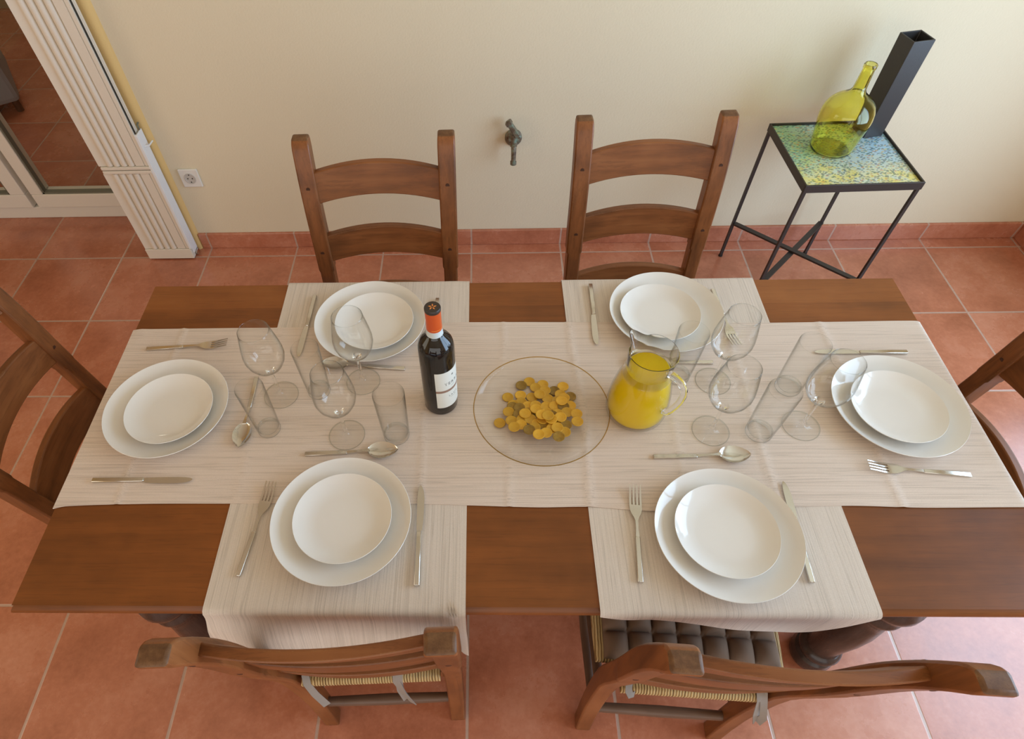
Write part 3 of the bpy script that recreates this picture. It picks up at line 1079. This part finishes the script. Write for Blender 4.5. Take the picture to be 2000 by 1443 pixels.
def make_fork():
    t = thing('fork', '', 'fork', group='stainless forks')
    MB().loops(strip(HND, 0)).obj('handle', STEEL, t, smooth=40, bevel=0.001)
    m = MB()
    Z = lambda x: spline([(.09, .0036), (.115, .0050), (.135, .0046), (.150, .0034), (.165, .0040), (.182, .0080), (.198, .0115)], x)
    base = [(.0895, .0034, .0017), (.105, .0024, .0015), (.122, .0026, .0014), (.130, .0050, .0012), (.138, .0092, .0011), (.147, .0117, .0010), (.157, .0120, .0010)]
    fr = [-1, -.68, -.44, -.12, .12, .44, .68, 1]
    vs, fs, idx = [], [], []
    for x, hw, tt in base:
        idx.append(len(vs))
        vs += [(x, hw * q, Z(x) + tt) for q in fr] + [(x, hw * q, Z(x) - tt) for q in fr]
    for A, B in zip(idx, idx[1:]):
        for c in range(7):
            fs += [(A + c, A + c + 1, B + c + 1, B + c), (B + 8 + c, B + 9 + c, A + 9 + c, A + 8 + c)]
        fs += [(A, B, B + 8, A + 8), (A + 7, A + 15, B + 15, B + 7)]
    fs.append(tuple(range(7, -1, -1)) + tuple(range(8, 16)))
    E_ = idx[-1]
    for c in (1, 3, 5):
        fs.append((E_ + c, E_ + c + 1, E_ + c + 9, E_ + c + 8))
    for c in (0, 2, 4, 6):
        prev = (E_ + c, E_ + c + 1, E_ + c + 9, E_ + c + 8)
        yc, h0 = .012 * (fr[c] + fr[c + 1]) / 2, .012 * (fr[c + 1] - fr[c]) / 2
        for x in (.166, .175, .184, .192, .198):
            hw = h0 * (1 - .45 * smoothstep(.157, .198, x))
            k = len(vs)
            vs += [(x, yc - hw, Z(x) + .0009), (x, yc + hw, Z(x) + .0009), (x, yc + hw, Z(x) - .0009), (x, yc - hw, Z(x) - .0009)]
            cur = (k, k + 1, k + 2, k + 3)
            for q in range(4):
                r = (q + 1) % 4
                fs.append((prev[q], prev[r], cur[r], cur[q]))
            prev = cur
        fs.append(prev)
    m.add(vs, fs)
    m.obj('fork_head', STEEL, t, smooth=50)
    return t


def make_knife():
    t = thing('table_knife', '', 'knife', group='stainless knives')
    MB().loops(strip([(0, .0044, .0036, .003), (.001, .005, .0036, .0034), (.06, .0048, .0036, .0034), (.106, .0044, .0036, .003), (.108, .0036, .0036, .002)], 0)).obj('handle', STEEL, t, smooth=40, bevel=0.001)
    lps = []
    for x, a, b in [(.1075, -.004, .0038), (.112, -.0065, .0044), (.13, -.0082, .0048), (.16, -.0092, .0050), (.18, -.0092, .0048), (.195, -.0078, .0040), (.204, -.0050, .0026), (.209, -.0018, .0006)]:
        lps.append([(x, a, .0032), (x, b, .0026), (x, b, .0042), (x, a, .0036)])
    MB().loops(lps).obj('blade', STEEL, t, smooth=40)
    return t


def make_spoon():
    t = thing('spoon', '', 'spoon', group='stainless spoons')
    MB().loops(strip(HND, 0)).obj('handle', STEEL, t, smooth=40, bevel=0.001)
    m = MB()
    neck = [(.0895, .0034, .0036, .0017), (.108, .0024, .0062, .0015), (.126, .0026, .0082, .0014), (.137, .0045, .0086, .0011)]
    m.loops(strip(neck, 0))
    NU, NV = 22, 14
    top = []
    L0, L1 = .133, .198
    hwf = lambda u: .0205 * (math.sin(math.pi * (u ** 0.86)) ** 0.62 if 0 < u < 1 else 0)
    vs, fs = [], []
    for s in (0, 1):
        for i in range(NU + 1):
            u = i / NU
            x = L0 + (L1 - L0) * u
            hw = max(hwf(u), .0006)
            for j in range(NV + 1):
                v = -1 + 2 * j / NV
                depth = .0072 * (1 - v * v) * math.sin(math.pi * min(1, max(0, u))) ** 0.6
                vs.append((x, hw * v, .0092 - depth - s * .0011))
    W = NV + 1
    K = (NU + 1) * W
    for i in range(NU):
        for j in range(NV):
            a = i * W + j
            fs.append((a, a + W, a + W + 1, a + 1))
            fs.append((K + a + 1, K + a + W + 1, K + a + W, K + a))
        for a, b in ((i * W, (i + 1) * W), ((i + 1) * W + NV, i * W + NV)):
            fs.append((a, K + a, K + b, b))
    for a, b in [(j, j + 1) for j in range(NV)]:
        fs.append((b, K + b, K + a, a))
        fs.append((NU * W + a, K + NU * W + a, K + NU * W + b, NU * W + b))
    m.add(vs, fs)
    m.obj('spoon_bowl', STEEL, t, smooth=60)
    return t


def lay(maker, items):
    first = None
    for a, b, lab in items:
        d = Vector((b[0] - a[0], b[1] - a[1]))
        rz = math.atan2(d.y, d.x)
        if first is None:
            first = maker()
            o = first
            o['label'] = lab
        else:
            o = dup(first, label=lab)
        o.location = (a[0], a[1], ZT)
        o.rotation_euler.z = rz


lay(make_fork, [((-.768, -1.262), (-.59, -1.25), 'stainless fork beyond the plates at the left end'),
                ((-.067, -1.097), (-.0735, -1.295), 'stainless fork right of the far left plates, half behind the bottle'),
                ((.631, -1.074), (.642, -1.27), 'stainless fork right of the far right plates, behind a wine glass'),
                ((1.020, -1.618), (.840, -1.600), 'stainless fork in front of the plates at the right end'),
                ((-.411, -1.831), (-.385, -1.634), 'stainless fork left of the near left plates'),
                ((.331, -1.841), (.349, -1.642), 'stainless fork left of the near right plates')])
lay(make_knife, [((-.763, -1.627), (-.547, -1.624), 'stainless knife in front of the plates at the left end'),
                 ((-.384, -1.083), (-.390, -1.29), 'stainless knife left of the far left plates, behind a tumbler'),
                 ((.325, -1.052), (.319, -1.262), 'stainless knife left of the far right plates'),
                 ((1.027, -1.292), (.816, -1.290), 'stainless knife beyond the plates at the right end'),
                 ((-.076, -1.849), (-.081, -1.640), 'stainless knife right of the near left plates'),
                 ((.637, -1.841), (.6455, -1.632), 'stainless knife tucked beside the near right plates')])
lay(make_spoon, [((-.478, -1.352), (-.473, -1.55), 'stainless spoon right of the left end plates, behind a tumbler'),
                 ((-.134, -1.330), (-.331, -1.313), 'stainless spoon in front of the far left plates'),
                 ((.578, -1.318), (.38, -1.314), 'stainless spoon in front of the far right plates, behind the jug'),
                 ((-.330, -1.564), (-.141, -1.556), 'stainless spoon beyond the near left plates'),
                 ((.399, -1.573), (.598, -1.570), 'stainless spoon beyond the near right plates')])

# ------------------------------------------------------------------ glasses
wg = [(0, .0), (.037, .0), (.0392, .0008), (.0392, .0016), (.034, .0024), (.018, .0042), (.0075, .0085), (.0042, .016), (.0036, .035), (.0036, .072), (.0048, .084), (.0105, .090),
      (.0215, .0965), (.0320, .1065), (.0392, .120), (.0425, .134), (.0424, .147), (.0400, .165), (.0368, .183), (.0336, .200), (.0318, .210), (.0313, .2106), (.0308, .210),
      (.0326, .200), (.0358, .183), (.0390, .165), (.0414, .147), (.0415, .134), (.0382, .1205), (.0310, .1075), (.0205, .0982), (.009, .0932), (0, .0922)]
tu = [(0, 0), (.0255, 0), (.0272, .0012), (.0277, .004), (.0295, .050), (.0322, .142), (.0318, .1455), (.0312, .1455), (.0308, .142), (.0281, .050), (.0262, .013), (.024, .0095), (0, .0085)]
WG = [((-.411, -1.404), 'tall wine glass at the far left beside the tumbler with a spoon behind it'), ((-.228, -1.366), 'tall wine glass in front of the far left plates'),
      ((-.247, -1.514), 'tall wine glass above the near left spoon'), ((.566, -1.372), 'tall wine glass in front of the far right plates'),
      ((.531, -1.507), 'tall wine glass between the juice jug and the leaning row of tumblers'), ((.724, -1.495), 'tall wine glass overlapping the plates at the right end')]
TU = [((-.419, -1.498), 'straight glass tumbler nearest the left end plates'), ((-.325, -1.394), 'straight glass tumbler over the tip of the far left knife'),
      ((-.139, -1.515), 'straight glass tumbler between the wine bottle and the near left spoon'), ((.488, -1.356), 'straight glass tumbler just behind the juice jug'),
      ((.726, -1.391), 'straight glass tumbler close to the right end knife'), ((.630, -1.512), 'straight glass tumbler nearest the near right plates')]
for prof, items, nm, cat, grp in ((wg, WG, 'wine_glass', 'wine glass', 'stemmed wine glasses'), (tu, TU, 'glass_tumbler', 'glass', 'straight glass tumblers')):
    o0 = None
    for (x, y), lab in items:
        if o0 is None:
            o0 = MB().lathe(prof, 64).obj(nm, [GLASS, RIM_M, SOLIDGLASS], smooth=50, loc=(x, y, ZT))
            zmax = max(z for _, z in prof)
            for f_ in o0.data.polygons:
                r_, z_ = math.hypot(f_.center.x, f_.center.y), f_.center.z
                if z_ > zmax - .0012 or (nm == 'wine_glass' and z_ < .003 and r_ > .0375) or (nm == 'glass_tumbler' and z_ < .0115 and r_ > .0235):
                    f_.material_index = 1
                elif nm == 'wine_glass' and .005 < z_ < .0875 and r_ < .012:
                    f_.material_index = 2
            tag(o0, lab, cat, grp)
            if nm == 'glass_tumbler':
                o0.scale = (0.90, 0.90, 1)
        else:
            dup(o0, (x, y, ZT), label=lab).scale = (1, 1, 1) if (nm == 'wine_glass' or x > -.2) else (0.92, 0.92, 1)

# ------------------------------------------------------------------ glass plate with gold coins
BC = (0.1725, -1.462)
gp = thing('glass_platter', 'clear round glass platter with an amber rim in the middle of the table', 'plate', (BC[0], BC[1], ZT))
pf = [(0, .003), (.098, .003), (.112, .0055), (.128, .0125), (.139, .020), (.1435, .0235), (.1455, .0245), (.1450, .0215), (.140, .0165), (.129, .0090), (.113, .002), (.100, 0), (0, 0)]
MB().lathe(pf, 96).obj('platter_body', GLASS, gp, smooth=50)
MB().lathe([(.1458 + .0011 * math.cos(a), .0246 + .0011 * math.sin(a)) for a in [2 * math.pi * k / 8 for k in range(8)]], 96, closed=True).obj('amber_rim', RIMGLASS, gp, smooth=60)
COINS = [(0.1526, -1.3725, 0), (0.1339, -1.3841, 1), (0.1826, -1.3806, 0), (0.1654, -1.3902, 0), (0.2276, -1.3868, 0), (0.2070, -1.4001, 1), (0.1859, -1.4000, 0), (0.2416, -1.4156, 1), (0.1025, -1.4165, 0), (0.1312, -1.4110, 0), (0.1564, -1.4169, 0), (0.2196, -1.4117, 0), (0.1903, -1.4247, 0), (0.2105, -1.4323, 0), (0.2259, -1.4249, 0), (0.1319, -1.4317, 0), (0.1138, -1.4391, 0), (0.1120, -1.4465, 1), (0.1462, -1.4430, 0), (0.1267, -1.4502, 1), (0.1625, -1.4431, 0), (0.1858, -1.4469, 0), (0.2035, -1.4471, 0), (0.2373, -1.4473, 0), (0.2223, -1.4509, 1), (0.1027, -1.4611, 0), (0.1467, -1.4631, 0), (0.1244, -1.4703, 1), (0.1669, -1.4687, 1), (0.1845, -1.4670, 0), (0.2283, -1.4673, 0), (0.2075, -1.4726, 0), (0.2482, -1.4728, 0), (0.1954, -1.4779, 1), (0.0831, -1.4862, 0), (0.1077, -1.4881, 0), (0.1310, -1.4864, 0), (0.1485, -1.4865, 0), (0.2476, -1.4942, 0), (0.1276, -1.5006, 0), (0.1622, -1.5007, 0), (0.1792, -1.5043, 1), (0.1996, -1.5009, 0), (0.2221, -1.5063, 1), (0.1129, -1.5075, 0), (0.1558, -1.5112, 0), (0.1928, -1.5149, 0), (0.1440, -1.5181, 1), (0.2177, -1.5253, 0), (0.2028, -1.5149, 0), (0.1792, -1.5269, 0), (0.1632, -1.5319, 0), (0.2039, -1.5389, 1), (0.1743, -1.4902, 0), (0.2122, -1.4869, 0), (0.1914, -1.4939, 0), (0.1616, -1.4578, 0), (0.1719, -1.4831, 0), (0.2191, -1.4361, 0), (0.1731, -1.4132, 0), (0.1375, -1.4721, 0), (0.1847, -1.4867, 0)]
placed = []
r0 = .0128
th = .0015
cm = [(0, 0), (r0 - .0004, 0), (r0, .0003), (r0, th - .0003), (r0 - .0004, th), (r0 * .86, th), (r0 * .83, th - .0003), (0, th - .0003)]
c0 = {}
for x, y, dk in COINS:
    z = ZT + .0032
    for px, py, pz in placed:
        if math.hypot(px - x, py - y) < 2 * r0 - .0004:
            z = max(z, pz + th + .00005)
    placed.append((x, y, z))
    if dk not in c0:
        c0[dk] = MB().lathe(cm, 28).obj('gold_coin', COIND_M if dk else COIN_M, smooth=50, loc=(x, y, z))
        tag(c0[dk], 'dark tarnished gold coin in the pile on the glass platter' if dk else 'bright gold coin in the pile on the glass platter', 'coin', 'tarnished coins on the platter' if dk else 'bright gold coins on the platter')
    else:
        dup(c0[dk], (x, y, z), rz=random.random() * 6)

# ------------------------------------------------------------------ wine bottle
wb = thing('wine_bottle', 'dark red-wine bottle with an orange capsule and a pale label', 'bottle', (-0.046, -1.427, ZT), 0)
MB().lathe([(0, .006), (.022, .002), (.030, 0), (.0348, .0015), (.0366, .006), (.0368, .05), (.0368, .182), (.0362, .192), (.0335, .202), (.0275, .2115), (.020, .219), (.0162, .225), (.0148, .232), (.0145, .285), (0, .286)], 64).obj('bottle_body', BOTTLE_M, wb, smooth=50)
MB().lathe([(.0168, .2245), (.0156, .232), (.0153, .238), (.0148, .238), (.015, .232), (.0163, .2245)], 48, closed=True).obj('neck_band', NECKW_M, wb, smooth=50)
MB().lathe([(.0154, .2382), (.0152, .262), (.0154, .2845), (.0149, .2845), (.0147, .262), (.0149, .2382)], 48, closed=True).obj('capsule', CAPS_M, wb, smooth=50)
MB().lathe([(.0150, .2848), (.0157, .2850), (.0159, .2868), (.0158, .2908), (.0148, .2925), (0, .2926), (0, .2862), (.0145, .2862)], 48).obj('capsule_top', CAPTOP_M, wb, smooth=50)
m = MB()
for k in range(5):
    a = k * 2 * math.pi / 5 + .3
    c, s_ = math.cos(a), math.sin(a)
    pts = [(.0012, 0), (.0045, -.0016), (.0082, 0.0006), (.0045, .0014)]
    q = [(c * px - s_ * py, s_ * px + c * py) for px, py in pts]
    m.loops([[(x, y, .2926) for x, y in q], [(x, y, .2930) for x, y in q]])
m.obj('capsule_emblem', EMB_M, wb, smooth=0)
LA = R(-36)          # direction the label faces


def wrap(r, a, z):
    return (r * math.cos(a), r * math.sin(a), z)


def patch(r, a0, a1, z0, z1, n, t=.0003):
    lps = []
    for k in range(n + 1):
        a = LA + a0 + (a1 - a0) * k / n
        lps.append([wrap(r, a, z0), wrap(r, a, z1), wrap(r + t, a, z1), wrap(r + t, a, z0)])
    return MB().loops(lps)


patch(.0369, -R(62), R(62), .028, .142, 30).obj('paper_label', LABEL_M, wb, smooth=60)
patch(.0369, R(100), R(200), .03, .13, 26).obj('rear_label', LABEL_M, wb, smooth=60)
patch(.03722, -R(62), R(62), .079, .086, 30, .0001).obj('label_band', LBAND_M, wb, smooth=60)
patch(.01545, -R(70), R(60), .2425, .2435, 20, .0002).obj('capsule_line', EMB_M, wb, smooth=60)


def text_on_label(name, body, size, z, space=1.0):
    cu = bpy.data.curves.new(name, 'FONT')
    cu.body = body
    cu.size = size
    cu.align_x = 'CENTER'
    cu.align_y = 'CENTER'
    cu.space_character = space
    tmp = bpy.data.objects.new(name, cu)
    COL.objects.link(tmp)
    dg = bpy.context.evaluated_depsgraph_get()
    me = bpy.data.meshes.new_from_object(tmp.evaluated_get(dg))
    bpy.data.objects.remove(tmp)
    r = .0373
    for v in me.vertices:
        x, y = v.co.x, v.co.y
        v.co = wrap(r, LA + x / r, z + y)
    me.materials.clear()
    me.materials.append(INK_M)
    o = bpy.data.objects.new(name, me)
    COL.objects.link(o)
    o.parent = wb
    return o


text_on_label('label_lettering', 'TERRA', .0115, .104, 1.35)
text_on_label('label_lettering', 'ROSSO', .0028, .0945, 1.2)
text_on_label('label_lettering', 'LAVIS', .0072, .0635, 1.5)
text_on_label('label_lettering', 'VINO ROSSO', .0024, .0575, 1.2)
m = MB()
for k in range(6):
    a = k * math.pi / 3
    q = [(.0007 * math.cos(a + 1.57), .0007 * math.sin(a + 1.57)), (.0035 * math.cos(a), .0035 * math.sin(a)), (.0007 * math.cos(a - 1.57), .0007 * math.sin(a - 1.57))]
    m.loops([[wrap(.0372, LA + x / .0372, .127 + z) for x, z in q], [wrap(.0374, LA + x / .0372, .127 + z) for x, z in q]])
m.obj('label_emblem', INK_M, wb, smooth=0)

# ------------------------------------------------------------------ juice jug
jg = thing('juice_jug', 'clear glass jug full of yellow orange juice with a handle', 'jug', (0.378, -1.452, ZT), 0)
OUT = [(.0, .0), (.052, .0), (.058, .002), (.0625, .008), (.0645, .02), (.0645, .045), (.0620, .08), (.0565, .115), (.0500, .143), (.0455, .160), (.0445, .168), (.0460, .178), (.0475, .195), (.0490, .212)]
INN = [(.0478, .2125), (.0455, .195), (.0438, .178), (.0420, .168), (.0430, .159), (.0475, .142), (.0540, .114), (.0595, .079), (.0620, .045), (.0618, .022), (.058, .011), (.050, .008), (0, .008)]
SPA = R(124)
seg = 72


def spouted(prof):
    vs, rows = [], []
    for r, z in prof:
        if r < 1e-6:
            rows.append([len(vs)])
            vs.append((0, 0, z))
            continue
        row = []
        k = smoothstep(.150, .191, z)
        for i in range(seg):
            a = 2 * math.pi * i / seg
            d = (a - SPA + math.pi) % (2 * math.pi) - math.pi
            rr = r + k * (.018 * math.exp(-(d / .22) ** 2) - .0035 * math.exp(-((abs(d) - .5) / .2) ** 2))
            row.append(len(vs))
            vs.append((rr * math.cos(a), rr * math.sin(a), z + k * .005 * math.exp(-(d / .25) ** 2)))
        rows.append(row)
    fs = []
    for A, B in zip(rows, rows[1:]):
        for i in range(seg):
            j = (i + 1) % seg
            if len(A) == 1:
                fs.append((A[0], B[j], B[i]))
            elif len(B) == 1:
                fs.append((A[i], A[j], B[0]))
            else:
                fs.append((A[i], A[j], B[j], B[i]))
    return MB().add(vs, fs)


KZ = 0.90
spouted([(r, z * KZ) for r, z in OUT + INN]).obj('jug_body', [SOLIDGLASS, JUGGLASS], jg, smooth=50)
for f_ in jg.children[0].data.polygons:
    if f_.center.z < .128:
        f_.material_index = 1
HA = R(-50)
hc, hs_ = math.cos(HA), math.sin(HA)
hp = [(.0470, .186), (.058, .188), (.074, .184), (.085, .172), (.0885, .155), (.0865, .130), (.081, .105), (.0745, .082), (.068, .071), (.0620, .072)]
MB().tube([(r * hc, r * hs_, z * KZ) for r, z in hp], [.008, .0075, .0072, .007, .007, .0068, .0068, .0068, .007, .008], 16).obj('jug_handle', SOLIDGLASS, jg, smooth=60)
JU = [(0, .0086), (.0495, .0086), (.0577, .0117), (.0616, .0222), (.0618, .045), (.0593, .079), (.0538, .114), (.0473, .142), (.0428, .156), (.0424, .1585), (0, .1585)]
MB().lathe([(r, z * KZ) for r, z in JU], 72).obj('orange_juice', JUICE_M, jg, smooth=50)

# ------------------------------------------------------------------ side table and what stands on it
SX, SY, SZ = 1.322, -0.222, 0.605
st = thing('side_table', 'small square side table with a black iron frame and a mosaic patterned top', 'side table', (SX, SY, 0), R(1.5))
h = 0.198
tr = MB()
for a, b in (((-h, -h), (h, -h + .006)), ((-h, h - .006), (h, h)), ((-h, -h + .006), (-h + .006, h - .006)), ((h - .006, -h + .006), (h, h - .006))):
    tr.box((a[0], a[1], SZ - .022), (b[0], b[1], SZ + .006))
tr.obj('tray_rim', IRON, st, smooth=0, bevel=0.0012)
MB().box((-h + .0062, -h + .0062, SZ - .012), (h - .0062, h - .0062, SZ - .002)).obj('table_top', PRINT_M, st, smooth=0)
hl = h - .008
for sx, sy in ((-1, -1), (1, -1), (1, 1), (-1, 1)):
    MB().box((sx * hl - .0055, sy * hl - .0055, .006), (sx * hl + .0055, sy * hl + .0055, SZ - .0222)).lathe([(0, 0), (.009, 0), (.009, .006), (0, .006)], 16, (sx * hl, sy * hl, 0)).obj('leg', IRON, st, smooth=40)
for k, s in enumerate((1, -1)):
    ang = math.atan2(2 * hl * s, 2 * hl)
    Mx = Matrix.Translation((0, 0, .168 + k * .0085)) @ Matrix.Rotation(ang, 4, 'Z')
    Ld = hl * math.sqrt(2) - .006
    MB().box((-Ld, -.011, -.004), (Ld, .011, .004), Mx).obj('cross_brace', IRON, st, smooth=0, bevel=0.001)

vs_ = thing('square_vase', 'tall square black vase standing at the back of the side table', 'vase', (1.4555, -0.088, SZ - .0018), R(11))
VT, VB, HV = .038, .036, .322
lo = [[(-a, -a, z), (a, -a, z), (a, a, z), (-a, a, z)] for a, z in ((VB, 0), (VT, HV), (VT - .0045, HV), (VB - .0045, .01))]
MB().loops(lo).obj('vase_body', VASE_M, vs_, smooth=30, bevel=0.002)

dj = thing('demijohn_bottle', 'round yellow-green glass demijohn with a narrow neck on the side table', 'bottle', (1.288, -0.192, SZ - .0018))
DO = [(0, .008), (.04, .004), (.056, 0), (.064, .004), (.0675, .014), (.070, .045), (.0745, .075), (.0785, .100), (.0790, .122), (.0755, .142), (.067, .160), (.054, .174), (.038, .185), (.0255, .194), (.0195, .204), (.0185, .220), (.0175, .250), (.0168, .266),
      (.0185, .268), (.0192, .273), (.0190, .279), (.0175, .281)]
DI = [(.0150, .281), (.0140, .268), (.0145, .25), (.0155, .22), (.0165, .204), (.023, .191), (.036, .182), (.0525, .1705), (.065, .1575), (.0728, .141), (.0762, .122), (.0757, .100), (.0717, .075), (.0672, .045), (.0648, .016), (.062, .008), (.055, .005), (.04, .009), (0, .012)]
MB().lathe([(r * 1.08, z * 1.02) for r, z in DO + DI], 64).obj('bottle_body', DEMI_M, dj, smooth=50)
